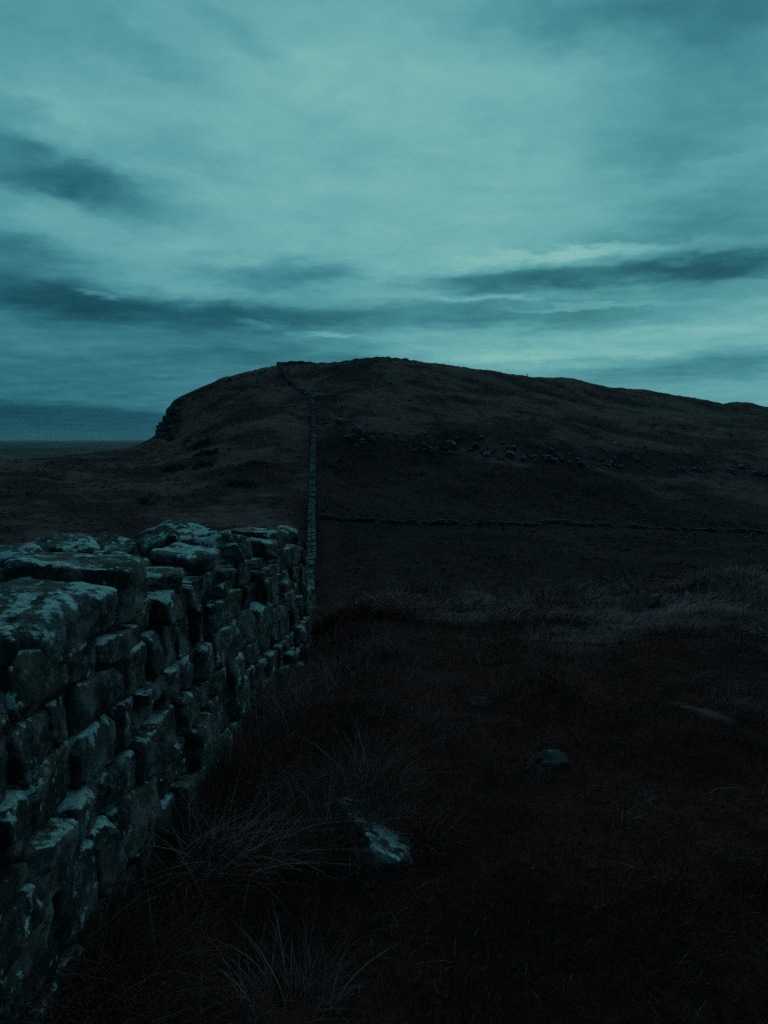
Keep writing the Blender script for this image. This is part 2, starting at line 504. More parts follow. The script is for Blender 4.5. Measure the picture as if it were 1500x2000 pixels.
def mat_stone(name, lichen=1.0, use_object=True, dark=1.0, brown=.5):
    m, t, p = material(name)
    tcn = t.n('ShaderNodeTexCoord')
    oi = t.n('ShaderNodeObjectInfo')
    geo = t.n('ShaderNodeNewGeometry')
    if use_object:
        off = t.n('ShaderNodeCombineXYZ')
        t.put(off.inputs[0], t.m('MULTIPLY', oi.outputs['Random'], 37.0))
        t.put(off.inputs[1], t.m('MULTIPLY', oi.outputs['Random'], 91.0))
        vec = t.vm('ADD', tcn.outputs['Object'], off.outputs[0])
        rnd = oi.outputs['Random']
    else:
        vec = geo.outputs['Position']
        rnd = geo.outputs['Random Per Island']
    n1 = t.noise(vec, 5.0, 6, .62)
    n2 = t.noise(vec, 26.0, 6, .68)
    n3 = t.noise(vec, 110.0, 3, .7)
    k = t.m('ADD', t.m('MULTIPLY', n1, .45), t.m('ADD', t.m('MULTIPLY', n2, .4), t.m('MULTIPLY', n3, .15)))
    d = dark
    base = t.ramp(k, [(.34, (.024 * d, .016 * d, .017 * d)), (.47, (.066 * d, .042 * d, .044 * d)), (.58, (.13 * d, .084 * d, .086 * d)), (.72, (.20 * d, .14 * d, .138 * d))])
    warm = t.ramp(k, [(.34, (.030 * d, .017 * d, .014 * d)), (.5, (.085 * d, .048 * d, .042 * d)), (.70, (.20 * d, .115 * d, .095 * d))])
    c = t.mix(t.smooth(rnd, 1 - brown, 1 - brown + .22), base, warm)
    # a thin grey-blue crust over part of each stone
    crust = t.smooth(t.noise(t.vm('ADD', vec, (9.1, 3.3, 1.7)), 13.0, 6, .72), .49, .57)
    c = t.mix(t.m('MULTIPLY', crust, .75), c, (.20 * min(1.6, d), .155 * min(1.6, d), .165 * min(1.6, d), 1))
    # moss-black weathering
    blk = t.smooth(t.noise(t.vm('ADD', vec, (2.2, 8.3, 5.7)), 7.0, 6, .7), .47, .56)
    c = t.mix(t.m('MULTIPLY', blk, .85), c, (.014, .011, .011, 1))
    # pale lichen: ragged rosettes, thickest on upward faces
    sepn = t.n('ShaderNodeSeparateXYZ')
    t.put(sepn.inputs[0], geo.outputs['Normal'])
    up = t.m('MULTIPLY', t.smooth(sepn.outputs[2], -.05, .95), .142 * lichen)
    l1 = t.noise(t.vm('ADD', vec, (4.4, 1.1, 7.7)), 6.5, 6, .62, .6)
    l2 = t.noise(t.vm('ADD', vec, (14.4, 6.1, 2.7)), 34.0, 4, .6)
    vo = t.n('ShaderNodeTexVoronoi')
    t.put(vo.inputs['Vector'], t.vm('ADD', vec, t.vm('MULTIPLY', t.n('ShaderNodeTexNoise').outputs['Color'], (.02, .02, .02))))
    vo.inputs['Scale'].default_value = 21.0
    spot = t.m('MULTIPLY', t.smooth(vo.outputs['Distance'], .32, .12), t.smooth(l2, .44, .58))
    big_ = t.smooth(t.m('ADD', t.m('ADD', l1, up), t.m('MULTIPLY', t.m('SUBTRACT', l2, .5), .30)), .625, .680)
    sp = t.m('MULTIPLY', spot, t.smooth(t.m('ADD', l1, up), .475, .55))
    lm = t.m('MAXIMUM', big_, t.m('MULTIPLY', sp, .8), clamp=True)
    lc = t.ramp(t.m('ADD', t.m('MULTIPLY', n3, .5), t.m('MULTIPLY', l2, .5)), [(.36, (.20, .19, .19)), (.5, (.44, .45, .45)), (.62, (.66, .67, .66))])
    c = t.mix(t.m('MULTIPLY', lm, min(1.0, lichen)), c, lc)
    t.put(p.inputs['Base Color'], c)
    t.put(p.inputs['Roughness'], t.m('MULTIPLY_ADD', n2, .3, .62))
    p.inputs['Specular IOR Level'].default_value = .22
    bm = t.n('ShaderNodeBump')
    bm.inputs['Strength'].default_value = 1.0
    bm.inputs['Distance'].default_value = .030
    t.put(bm.inputs['Height'], t.m('ADD', t.m('MULTIPLY', n1, .8), t.m('ADD', t.m('MULTIPLY', n2, .45), t.m('MULTIPLY_ADD', lm, .12, t.m('MULTIPLY', n3, .12)))))
    t.put(p.inputs['Normal'], bm.outputs[0])
    return m


def mat_blades(name, stops):
    m, t, p = material(name)
    a = t.n('ShaderNodeAttribute', attribute_name='tint').outputs['Fac']
    c = t.ramp(a, stops)
    t.put(p.inputs['Base Color'], c)
    p.inputs['Roughness'].default_value = .75
    p.inputs['Specular IOR Level'].default_value = .03
    return m


M_ground = mat_ground()
M_stone = mat_stone('weathered_wall_stone', dark=1.12, brown=.55)
M_core = mat_stone('rubble_core', lichen=.2, use_object=False, dark=.6)
M_rock = mat_stone('turf_rock', lichen=.12, dark=.36, brown=.3)
M_farstone = mat_stone('distant_wall_stone', lichen=.7, use_object=False, dark=1.1, brown=.3)
M_crag = mat_stone('crag_rock', lichen=.15, use_object=True, dark=.45, brown=.45)
M_outcrop = mat_stone('outcrop_rock', lichen=.75, use_object=True, dark=.62, brown=.35)
M_field = mat_stone('field_wall_stone', lichen=.6, use_object=False, dark=.5, brown=.4)
M_grass = mat_blades('short_turf', [(0, (.030, .008, .008)), (.5, (.110, .032, .030)), (.85, (.25, .085, .080)), (1, (.52, .28, .26))])
M_moor = mat_blades('moor_grass', [(0, (.045, .011, .012)), (.5, (.145, .047, .046)), (.85, (.30, .118, .11)), (1, (.58, .33, .31))])
M_straw = mat_blades('dry_straw', [(0, (.10, .028, .028)), (.6, (.34, .12, .115)), (1, (.58, .32, .30))])
M_gorse = mat_blades('shrub_foliage', [(0, (.010, .008, .007)), (.6, (.026, .018, .014)), (1, (.05, .034, .026))])
M_wood, _t, _p = material('shrub_wood')
_p.inputs['Base Color'].default_value = (.03, .02, .016, 1)
_p.inputs['Roughness'].default_value = .9

# ---------------------------------------------------------------- ground sheet
azs = np.concatenate([np.linspace(-math.pi, -.66, 46)[:-1], np.linspace(-.66, .66, 600), np.linspace(.66, math.pi, 46)[1:-1]])
rhos = np.concatenate([[.25, .6], np.geomspace(1.0, 120, 330)[:-1], np.geomspace(120, 480, 200)[:-1], np.geomspace(480, 13500, 60)])
NA, NR = len(azs), len(rhos)
AA, RR = np.meshgrid(azs, rhos)
GX, GY = np.sin(AA) * RR, np.cos(AA) * RR
GZ = H(GX.ravel(), GY.ravel()).reshape(GX.shape)
V = np.stack([GX.ravel(), GY.ravel(), GZ.ravel()], 1)
ii, jj = np.meshgrid(np.arange(NR - 1), np.arange(NA), indexing='ij')
j2 = (jj + 1) % NA
Q = np.stack([ii * NA + jj, (ii + 1) * NA + jj, (ii + 1) * NA + j2, ii * NA + j2], -1).reshape(-1, 4)
Q = Q[:, ::-1]
x, y = V[:, 0], V[:, 1]
rho = np.hypot(x, y)
turf_a = np.clip((1 - sstep(5.5, 10, rho + 1.6 * fbm2(x, y, 2.0, 3, .5, 8.)))
                 * sstep(.25, .9, x - face_x(y) + .25 * fbm2(x, y, .7, 3, .5, 9.)) + track_mask(x, y), 0, 1)
# the pale bent grass along the brow on the right
brow = np.exp(-((rho - 8.6 - 1.1 * fbm2(x, y, 2.0, 3, .55, 11.)) / 2.1) ** 2) * sstep(-.10, .25, np.arctan2(x, y) + .1 * fbm2(x, y, 1.2, 2, .5, 12.))
# bare scrape in the turf on the right


def scrape(x, y):
    a_, b_ = hit(1300, 1368), hit(1490, 1455)
    ab = np.array([b_.x - a_.x, b_.y - a_.y]); L = np.hypot(*ab); ab /= L
    s_ = (x - a_.x) * ab[0] + (y - a_.y) * ab[1]
    d_ = -(x - a_.x) * ab[1] + (y - a_.y) * ab[0] + .035 * np.sin(s_ * 5)
    return np.exp(-(d_ / (.03 + .02 * np.sin(s_ * 9) ** 2)) ** 2) * sstep(-.1, .2, s_) * (1 - sstep(L, L + .6, s_))


pale_a = np.clip(1.0 * brow * sstep(-.35, .5, fbm2(x, y, .8, 3, .55, 14.)) + .55 * scrape(x, y) * sstep(-.3, .6, fbm2(x, y, .22, 3, .6, 13.)), 0, 1)
plain_a = sstep(430, 620, rho)
# heather with painted-in shade on the steep ground; dark strip beside the climbing wall
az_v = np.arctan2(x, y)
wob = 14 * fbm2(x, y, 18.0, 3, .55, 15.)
heath_shade_a = np.clip(.85 * sstep(14, 24, rho + .25 * wob) * (1 - sstep(146, 160, rho + wob)) * (x > face_x(y))
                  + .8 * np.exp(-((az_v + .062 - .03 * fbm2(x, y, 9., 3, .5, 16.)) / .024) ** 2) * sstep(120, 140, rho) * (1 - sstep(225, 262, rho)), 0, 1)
ground = obj('ground', mesh_np('ground', V, Q, True, {'turf': turf_a, 'pale': pale_a, 'plain': plain_a, 'heath_and_shade': heath_shade_a}), M_ground)
tag(ground, kind='structure')


# ---------------------------------------------------------------- stones
def cube_sphere(n):
    lin_ = np.linspace(-1, 1, n + 1)
    pts, quads, index = [], [], {}

    def vid(p):
        k = tuple(np.round(p, 5))
        if k not in index:
            index[k] = len(pts)
            pts.append(p)
        return index[k]
    for ax in range(3):
        for s in (-1, 1):
            for i in range(n):
                for j in range(n):
                    q = []
                    for (a_, b_) in ((i, j), (i + 1, j), (i + 1, j + 1), (i, j + 1)):
                        p = [0, 0, 0]
                        p[ax] = s
                        p[(ax + 1) % 3] = lin_[a_]
                        p[(ax + 2) % 3] = lin_[b_]
                        q.append(vid(p))
                    quads.append(q if s > 0 else q[::-1])
    return np.array(pts, float), np.array(quads, int)


CS = {n: cube_sphere(n) for n in (2, 3, 5, 8, 9, 11, 14)}


def rounded(n, k):
    p, q = CS[n]
    # ease the grid towards the edges so the rounding is well covered
    p = np.sign(p) * np.abs(p) ** .75
    s = (np.abs(p) ** k).sum(1) ** (1 / k)
    return p / s[:, None], q


def chop(q, rs, lo=.80, hi=1.10, m=9):
    """knock flat facets off a rounded block"""
    q = q.copy()
    for _ in range(m):
        nv = rs.normal(size=3)
        nv /= np.linalg.norm(nv)
        sup = np.abs(nv).sum()                      # how far the cube reaches that way
        dcut = sup * rs.uniform(lo, hi) * .86
        e = np.maximum(q @ nv - dcut, 0)
        q -= e[:, None] * nv
    return q


def rough_up(P, amp, freq, seed, octv=4):
    c = P.mean(0)
    nrm = P - c
    nrm /= np.linalg.norm(nrm, axis=1)[:, None] + 1e-9
    f = fbm(P * freq + seed, octv, .5)
    return P + nrm * (f * amp)[:, None]


def block(dims, rot, n=8, k=4.5, jag=.16, amp=.014, freq=7.0, seed=0.0):
    """irregular block around its own origin"""
    q, f = rounded(n, k)
    rs = np.random.default_rng(int(seed * 1000) % 99991)
    q = chop(q, rs)
    co = rs.uniform(-jag, jag, (2, 2, 2, 3))
    u = (q + 1) / 2
    off = 0
    for a in (0, 1):
        for b_ in (0, 1):
            for c in (0, 1):
                wgt = (u[:, 0] if a else 1 - u[:, 0]) * (u[:, 1] if b_ else 1 - u[:, 1]) * (u[:, 2] if c else 1 - u[:, 2])
                off = off + wgt[:, None] * co[a, b_, c]
    P = (q + off) * np.array(dims) / 2
    P = rough_up(P, amp, freq, seed * 3.1)
    E = np.array(Euler(rot).to_matrix())
    return P @ E.T, f


# ---- near wall
TOPY = np.array([-3, 1, 2.3, 3.3, 4.4, 5.5, 6, 7, 9, 12.])
TOPZ = np.array([1.14, 1.10, 1.09, 1.05, .985, .895, .84, .655, .23, -.40])
top_z = lambda y: np.interp(y, TOPY, TOPZ)
base_z = lambda y: np.interp(y, np.array([-3, 1, 4.4, 5.5, 6, 7, 9, 12]), np.array([-.05, -.05, -.11, -.19, -.25, -.45, -.87, -1.5]))
Y0, Y1 = .7, 10.2
wall = thing('drystone_wall', 'rough drystone wall of dark lichen-spotted stones filling the left foreground', 'stone wall', (-1.35, 3.0, -.05))
WL = Vector(wall.location)
THICK = 1.0


def wall_pt(Y, f, d):
    """Y along, f 0..1 up the face, d out of the face"""
    zb, zt = base_z(Y), top_z(Y) - .085
    z = zb + f * (zt - zb)
    return np.stack([face_x(Y) + d - .055 * (z - zb), Y, z], -1)


count = 0


def add_stone(P, f, seed, mat=M_stone, parent=wall, ploc=WL, name='stone'):
    global count
    c = P.mean(0)
    o = obj(name, mesh_np(name, P - c, f, True), mat, parent, Vector(c) - ploc)
    count += 1
    return o


levels = np.array([0, .19, .37, .54, .70, .855, 1.0])
NC = len(levels) - 1


def course_h(i, Y):
    if i == 0:
        return np.zeros_like(Y) - .03
    w_ = .022 * vnoise(np.stack([Y * 1.7, np.full_like(Y, i * 5.3), np.zeros_like(Y)], 1)) + .014 * vnoise(np.stack([Y * 5, np.full_like(Y, i * 9.3), np.ones_like(Y)], 1))
    return levels[i] + (w_ if i < NC else .6 * w_)


def face_stone(ya, yb, la, lb, fa, fb, seed, n):
    """a stone between joints ya..yb (bottom/top shifts la, lb) and height functions fa, fb"""
    q, f = rounded(n, random.uniform(9.0, 16.0))
    q = chop(q, rng, .88, 1.14, 10)
    u, v, d = (q[:, 0] + 1) / 2, (q[:, 1] + 1) / 2, q[:, 2]
    gap = .003
    ya, yb = ya + gap, yb - gap
    Yc = ya + u * (yb - ya) + (la * (1 - u) + lb * u) * (v - .5)
    lo = fa(Yc) + gap * .6
    hi = fb(Yc) - gap * .6
    # knock the corners about
    cj = [random.uniform(-.16, .16) for _ in range(4)]
    hgt = hi - lo
    hi = hi + hgt * (cj[0] * (1 - u) + cj[1] * u) * .40 + hgt * .02
    lo = lo + hgt * (cj[2] * (1 - u) + cj[3] * u) * .35
    fv = lo + v * (hi - lo)
    out = random.gauss(0.0, .010)
    tilt_y, tilt_v = random.uniform(-.035, .035), random.uniform(-.025, .025)
    dep = random.uniform(.11, .17)
    dd = out + d * dep - .10 + (u - .5) * tilt_y + (v - .5) * tilt_v
    P = wall_pt(Yc, fv, dd)
    P = rough_up(P, random.uniform(.004, .008), 9.0, seed, 3)
    P = rough_up(P, .006, 24.0, seed + 5, 3)
    return P, f


for i in range(NC):
    Yc = Y0 + random.uniform(-.2, 0)
    while Yc < Y1:
        near_f = 1.0 if Yc < 5 else 1.15
        wdt = random.choice([.15, .19, .22, .24, .27, .31, .36]) * (1.15 if i in (1, 2, 3) else .95) * near_f * random.uniform(.88, 1.12)
        ya, yb = Yc, Yc + wdt
        la, lb = random.uniform(-.025, .025), random.uniform(-.025, .025)
        n = 14 if Yc < 4 else (9 if Yc < 6 else 5)
        fa = lambda Y, i=i: course_h(i, Y)
        fb = lambda Y, i=i: course_h(i + 1, Y)
        if random.random() < .10 and wdt > .18:
            sp = random.uniform(.4, .6)
            fm = lambda Y, i=i, sp=sp: course_h(i, Y) * (1 - sp) + course_h(i + 1, Y) * sp
            for (g0, g1) in ((fa, fm), (fm, fb)):
                P, f = face_stone(ya, yb, la, lb, g0, g1, count * 1.37, n)
                add_stone(P, f, count)
        else:
            P, f = face_stone(ya, yb, la, lb, fa, fb, count * 1.37, n)
            add_stone(P, f, count)
        Yc = yb
print('face stones', count)

# coping: loose flat stones bedded along the top, a few big ones placed as in the photo
placed = []


def cope(X, Y, dims, rot, lift=0.0, k=7.0, n=14, jag=.2):
    z = float(top_z(Y)) - .10 + dims[2] / 2 + lift
    P, f = block(dims, rot, n, k, jag, .016, 6.0, count * .731 + 2)
    P = rough_up(P, .009, 15.0, count + 3., 4)
    P = P + np.array([X, Y, z])
    add_stone(P, f, count)
    placed.append((X, Y, max(dims[0], dims[1]) / 2))


fx = lambda Y: float(face_x(Y))
cope(fx(2.75) - .24, 2.84, (.46, .44, .20), (R(-3), R(5), R(8)), -.025)          # the big squared block
cope(fx(2.25) - .15, 2.30, (.36, .42, .16), (R(4), R(6), R(-6)), -.03)          # left of it, lower
cope(fx(4.2) - .42, 4.15, (.23, .26, .20), (R(14), R(-20), R(25)), .0, 6)    # the one tipped on edge
cope(fx(3.75) - .15, 3.80, (.27, .33, .11), (R(2), R(9), R(-10)), .015, 7)     # flat, pale end
cope(fx(3.2) - .12, 3.28, (.26, .30, .09), (R(-3), R(4), R(15)), -.01, 7)
cope(fx(4.6) - .20, 4.62, (.26, .26, .15), (R(0), R(12), R(30)), .015, 5)    # pale lichened hump
cope(fx(5.3) - .18, 5.32, (.30, .34, .15), (R(-6), R(5), R(-12)), .02, 7)
cope(fx(4.9) - .55, 4.95, (.30, .30, .13), (R(5), R(-4), R(40)), .01, 7)
cope(fx(3.3) - .74, 3.30, (.30, .34, .14), (R(2), R(-3), R(10)), .03)
cope(fx(2.7) - .72, 2.78, (.30, .32, .13), (R(-3), R(2), R(-14)), .03)
cope(fx(3.8) - .74, 3.82, (.30, .34, .15), (R(3), R(4), R(25)), .03)
tries = 0
while tries < 2600 and count < 299:
    tries += 1
    Y = random.uniform(1.0, 8.4)
    back = random.uniform(.05, THICK - .08)
    sx, sy = random.uniform(.13, .27), random.uniform(.14, .30)
    X = fx(Y) - back
    r0 = max(sx, sy) / 2
    if any(math.hypot(X - a, Y - b_) < (r0 + c) * .74 for a, b_, c in placed):
        continue
    cope(X, Y, (sx, sy, random.uniform(.08, .16)), (random.gauss(0, .17), random.gauss(0, .17), random.uniform(-.6, .6)),
         random.uniform(-.02, .02), random.uniform(5.0, 9.0), 9 if Y < 5 else 5)
print('stones', count)

# rubble core behind the faces
ys = np.linspace(Y0 - .4, Y1 + .3, 70)
ring = []
for k_, (dd, ff) in enumerate([(-.10, 0.0), (-.10, .35), (-.10, .7), (-.12, .93), (-.30, .99), (-.6, .99), (-THICK + .1, .95), (-THICK, .6), (-THICK - .03, 0.0)]):
    P = wall_pt(ys, np.full_like(ys, ff), np.full_like(ys, dd))
    P[:, 2] += .02 * vnoise(P * 4 + k_)
    P[:, 0] += .02 * vnoise(P * 5 + 9 + k_)
    if ff == 0:
        P[:, 2] -= .25
    ring.append(P)
ring = np.stack(ring, 1)
n0, n1_ = ring.shape[:2]
a_, b_ = np.meshgrid(np.arange(n0 - 1), np.arange(n1_ - 1), indexing='ij')
fq = np.stack([a_ * n1_ + b_, (a_ + 1) * n1_ + b_, (a_ + 1) * n1_ + b_ + 1, a_ * n1_ + b_ + 1], -1).reshape(-1, 4)
obj('rubble_core', mesh_np('rubble_core', ring.reshape(-1, 3) - np.array(WL), fq, True), M_core, wall)


# ---- walls far off: stones too small to pick apart, still real stones
def far_wall(path, height, thick, course, length, n=2, seed=1, jag=.25, keep=1.0):
    """path: list of world (x, y); returns joined stone geometry"""
    rs = np.random.default_rng(seed)
    pts = np.array(path, float)
    seg = np.hypot(*np.diff(pts, axis=0).T)
    cum = np.concatenate([[0], np.cumsum(seg)])
    VV, FF, base = [], [], 0
    q0, f0 = rounded(n, 3.6)

    def at(s):
        px = np.interp(s, cum, pts[:, 0]); py = np.interp(s, cum, pts[:, 1])
        e = .6
        tx = np.interp(s + e, cum, pts[:, 0]) - np.interp(s - e, cum, pts[:, 0])
        ty = np.interp(s + e, cum, pts[:, 1]) - np.interp(s - e, cum, pts[:, 1])
        L = math.hypot(tx, ty) + 1e-9
        return px, py, tx / L, ty / L
    spec = []
    nc = max(2, int(round(height / course)))
    for c in range(nc):
        for side in (-1, 1):
            s = -rs.uniform(0, length)
            while s < cum[-1]:
                l = length * rs.uniform(.6, 1.5)
                px, py, tx, ty = at(min(max(s + l / 2, 0), cum[-1]))
                hh = height * (1 + .10 * math.sin(s * .31 + seed) + .08 * math.sin(s * 1.7) - .22 * max(0, math.sin(s * .093 + 2 * seed)) ** 6)
                if not (rs.random() > keep and c >= nc - 2):
                    spec.append((px, py, tx, ty, side * (thick / 4 + .01) + rs.normal() * .03, (c + .5) * hh / nc - .08 + rs.normal() * .02,
                                 l * rs.uniform(1.0, 1.4), thick / 2 * rs.uniform(.95, 1.45), hh / nc * rs.uniform(.95, 1.5), rs.normal() * .25, s))
                s += l * .97
    sp = np.array(spec)
    gz = H(sp[:, 0], sp[:, 1])
    for row, g in zip(sp, gz):
        px, py, tx, ty, off, h_, l, t_, c_, rz, _ = row
        P = q0 * np.array([l / 2, t_ / 2, c_ / 2]) * rs.uniform(.8, 1.15, (len(q0), 1))
        ca, sa = math.cos(rz), math.sin(rz)
        lx = P[:, 0] * ca - P[:, 1] * sa
        ly = P[:, 0] * sa + P[:, 1] * ca + off
        VV.append(np.stack([px + tx * lx - ty * ly, py + ty * lx + tx * ly, g + h_ + P[:, 2]], 1))
        FF.append(f0 + base)
        base += len(q0)
    return np.concatenate(VV), np.concatenate(FF)


def px_path(lst):
    """(photo column, depth) -> world (x, y)"""
    return [((c - 750) / F / 1.005 * Y, Y) for c, Y in lst]


# the wall goes over the brow, down into the dip and up the far hill
down = [(fx(Y) - THICK / 2, Y) for Y in (9.6, 12, 18, 24, 30, 38, 46, 54, 60, 66)]
up1 = px_path([(606, 72), (606, 82), (607, 95), (608, 108), (610, 122), (611, 136), (612, 150), (612, 165), (612, 180), (611, 188), (606, 194), (597, 201), (586, 208), (574, 218), (562, 230), (552, 243), (545, 253)])
top1 = px_path([(552, 258), (575, 261), (610, 263), (650, 264), (690, 265), (725, 264), (748, 263), (790, 267), (840, 276), (900, 292)])
hw = thing('hill_wall', 'thin straight stone wall climbing the far hill and turning along its summit', 'stone wall', (down[0][0], down[0][1], H1(*down[0])))
for nm, pth, args in (('dip_section', down, dict(height=1.0, thick=.88, course=.17, length=.30, n=2, seed=3)),
                      ('slope_section', down[-1:] + up1, dict(height=1.0, thick=.78, course=.20, length=.34, n=2, seed=4)),
                      ('summit_section', up1[-1:] + top1, dict(height=1.3, thick=1.0, course=.32, length=.6, n=2, seed=5))):
    Vw, Fw = far_wall(pth, **args)
    o = obj(nm, mesh_np(nm, Vw - np.array(hw.location), Fw, True), M_farstone, hw)
    o['kind'] = 'stuff'

fpath = []
for c, rw in ((630, 1012), (690, 1017), (760, 1022), (850, 1024), (950, 1024), (1050, 1026), (1150, 1029), (1250, 1032), (1350, 1036), (1450, 1041), (1520, 1045), (1600, 1050)):
    p_ = hit(c, rw, 70)
    fpath.append((p_.x, p_.y))
fw = thing('field_wall', 'low tumbled stone wall crossing the dark dip to the right of the climbing wall', 'stone wall', (fpath[0][0], fpath[0][1], H1(*fpath[0])))
Vw, Fw = far_wall(fpath, height=.55, thick=.7, course=.22, length=.36, n=2, seed=8, keep=.5)
o = obj('stonework', mesh_np('stonework', Vw - np.array(fw.location), Fw, True), M_field, fw)
o['kind'] = 'stuff'


# ---------------------------------------------------------------- crags
def rock_variants(nv, n=5, k=2.8, amp=.10, freq=1.6, jag=.35):
    out = []
    for v_ in range(nv):
        P, f = block((1, 1, 1), (0, 0, 0), n, random.uniform(k, k + 2.5), jag, amp, freq, v_ * 1.9 + 5)
        me = mesh_np('rock', P, f, False)
        out.append(me)
    return out


ROCKS = rock_variants(10)
CLIFF = rock_variants(6, 5, 3.5)


def crag(name, label, spots, loc, mat):
    t = thing(name, label, 'crag', loc)
    meshes = ROCKS if mat is M_outcrop else CLIFF
    L = Vector(loc)
    for (p, s, sq) in spots:
        o = obj('rock', random.choice(meshes), mat, t, p - L)
        o.rotation_euler = (random.gauss(0, .25), random.gauss(0, .25), random.uniform(0, 6.28))
        o.scale = (s * random.uniform(.8, 1.3), s * random.uniform(.8, 1.3), s * sq)
    return t


band_x = [625, 700, 800, 900, 1000, 1100, 1200, 1300, 1420, 1510]
band_t = [790, 822, 836, 848, 862, 866, 880, 888, 894, 900]
band_b = [838, 876, 888, 897, 903, 908, 916, 922, 930, 936]
spots = []
for _ in range(285):
    c = random.uniform(622, 1250) if random.random() < .86 else random.uniform(1250, 1500)
    tt = random.betavariate(2.2, 1.6)
    rw = np.interp(c, band_x, band_t) * (1 - tt) + np.interp(c, band_x, band_b) * tt
    p = hit(c, rw, 100, 320)
    s = min(1.9, random.lognormvariate(-.95, .62))
    spots.append((p + Vector((0, 0, s * .12)), s, random.uniform(.8, 1.5)))
c0 = hit(860, 900, 100, 320)
crag('rock_outcrop', 'broken band of grey outcrop rocks across the hillside right of the wall', spots, c0, M_outcrop)

spots = []
for _ in range(75):
    c = random.uniform(304, 348)
    top = np.interp(c, [300, 306, 326, 338, 350], [856, 848, 812, 792, 784])
    rw = top + random.betavariate(1.1, 2.0) * np.interp(c, [304, 320, 350], [6, 34, 40])
    p = hit(c, rw, 150, 320)
    s = random.uniform(1.0, 2.6)
    spots.append((p + Vector((.25 * s, 0, -.3 * s)), s, random.uniform(.9, 1.7)))
for _ in range(32):
    c = random.uniform(346, 520)
    top = np.interp(c, [338, 370, 450, 545], [792, 770, 739, 715])
    p = hit(c, top + random.uniform(1, 6), 150, 320)
    s = random.uniform(.5, 1.3)
    spots.append((p + Vector((0, 0, -.05)), s, random.uniform(.6, .9)))
c0 = hit(325, 840, 150, 320)
crag('cliff_crag', 'dark craggy cliff edge dropping away at the left end of the hill', spots, c0, M_crag)


# ---------------------------------------------------------------- grass
def blades(P, hgt, wid, ang, lean, tint, S=3, side=None):
    N = len(P)
    d = np.stack([np.cos(ang), np.sin(ang), np.zeros(N)], 1)
    if side is None:
        side = ang + np.pi / 2 + rng.uniform(-.9, .9, N)
    sv = np.stack([np.cos(side), np.sin(side), np.zeros(N)], 1)
    vs = []
    for k in range(S + 1):
        t = k / S
        c = P + d * (hgt * lean * t ** 1.7)[:, None]
        c[:, 2] += hgt * (t - .42 * np.minimum(lean, 1.3) * t * t)
        if k < S:
            wk = (wid * (1 - t ** 1.4) * .5)[:, None]
            vs += [c - sv * wk, c + sv * wk]
        else:
            vs.append(c)
    nv = 2 * S + 1
    VV = np.stack(vs, 1).reshape(-1, 3)
    tri = []
    for k in range(S - 1):
        a = 2 * k
        tri += [(a, a + 1, a + 3), (a, a + 3, a + 2)]
    tri.append((2 * S - 2, 2 * S - 1, 2 * S))
    FF = (np.arange(N)[:, None, None] * nv + np.array(tri)[None]).reshape(-1, 3)
    return VV, FF, np.repeat(tint, nv)


def polar(n, r0, r1, amax=.62):
    a = rng.uniform(-amax, amax, n)
    r_ = np.exp(rng.uniform(math.log(r0), math.log(r1), n))
    return np.sin(a) * r_, np.cos(a) * r_, r_


# short turf and rough bent of the foreground, right of the wall
n = 210000
x, y, r_ = polar(n, 1.35, 15)
keep = x > face_x(y) - .02
x, y, r_ = x[keep], y[keep], r_[keep]
d_wall = x - face_x(y)
clump = fbm2(x, y, .35, 3, .55, 21.)
rough = np.clip((1 - sstep(.15, .85, d_wall + .35 * fbm2(x, y, .8, 2, .5, 22.))) + .45 * sstep(7.5, 10.5, r_ + clump), 0, 1)
browg = np.exp(-((r_ - 8.4) / 2.1) ** 2) * sstep(-.10, .25, np.arctan2(x, y)) * sstep(-.5, .45, fbm2(x, y, .9, 3, .6, 25.))
hgt = (.022 + .03 * rng.random(len(x)) + .055 * np.maximum(clump, 0)) * (1 + 4.2 * rough * rng.uniform(.4, 1.2, len(x)) + .5 * browg)
wid = np.maximum(.0016 + .0011 * rng.random(len(x)), r_ * .00062)
tint = np.clip(.38 + .26 * fbm2(x, y, 1.1, 3, .55, 24.) + .16 * clump + .16 * rng.normal(size=len(x)) + .16 * rough + .62 * browg, 0, 1)
tint = np.where(rng.random(len(x)) < .008, 1.0, tint)
bare = scrape(x, y) > .4
ok = ~bare & (rng.random(len(x)) > .55 * track_mask(x, y))
x, y, hgt, wid, tint, r_, rough = [q[ok] for q in (x, y, hgt, wid, tint, r_, rough)]
flow = 2.2 * fbm2(x, y, 1.4, 2, .5, 23.)
ang = flow + rng.normal(0, 1.0, len(x))
Vg, Fg, Tg = blades(np.stack([x, y, H(x, y) - .004], 1), hgt, wid, ang, rng.uniform(.3, 1.25, len(x)), tint, 3)
g = obj('grass', mesh_np('grass', Vg, Fg, True, {'tint': Tg}), M_grass)
tag(g, 'short dark turf covering the foreground beside the wall', 'grass', kind='stuff')

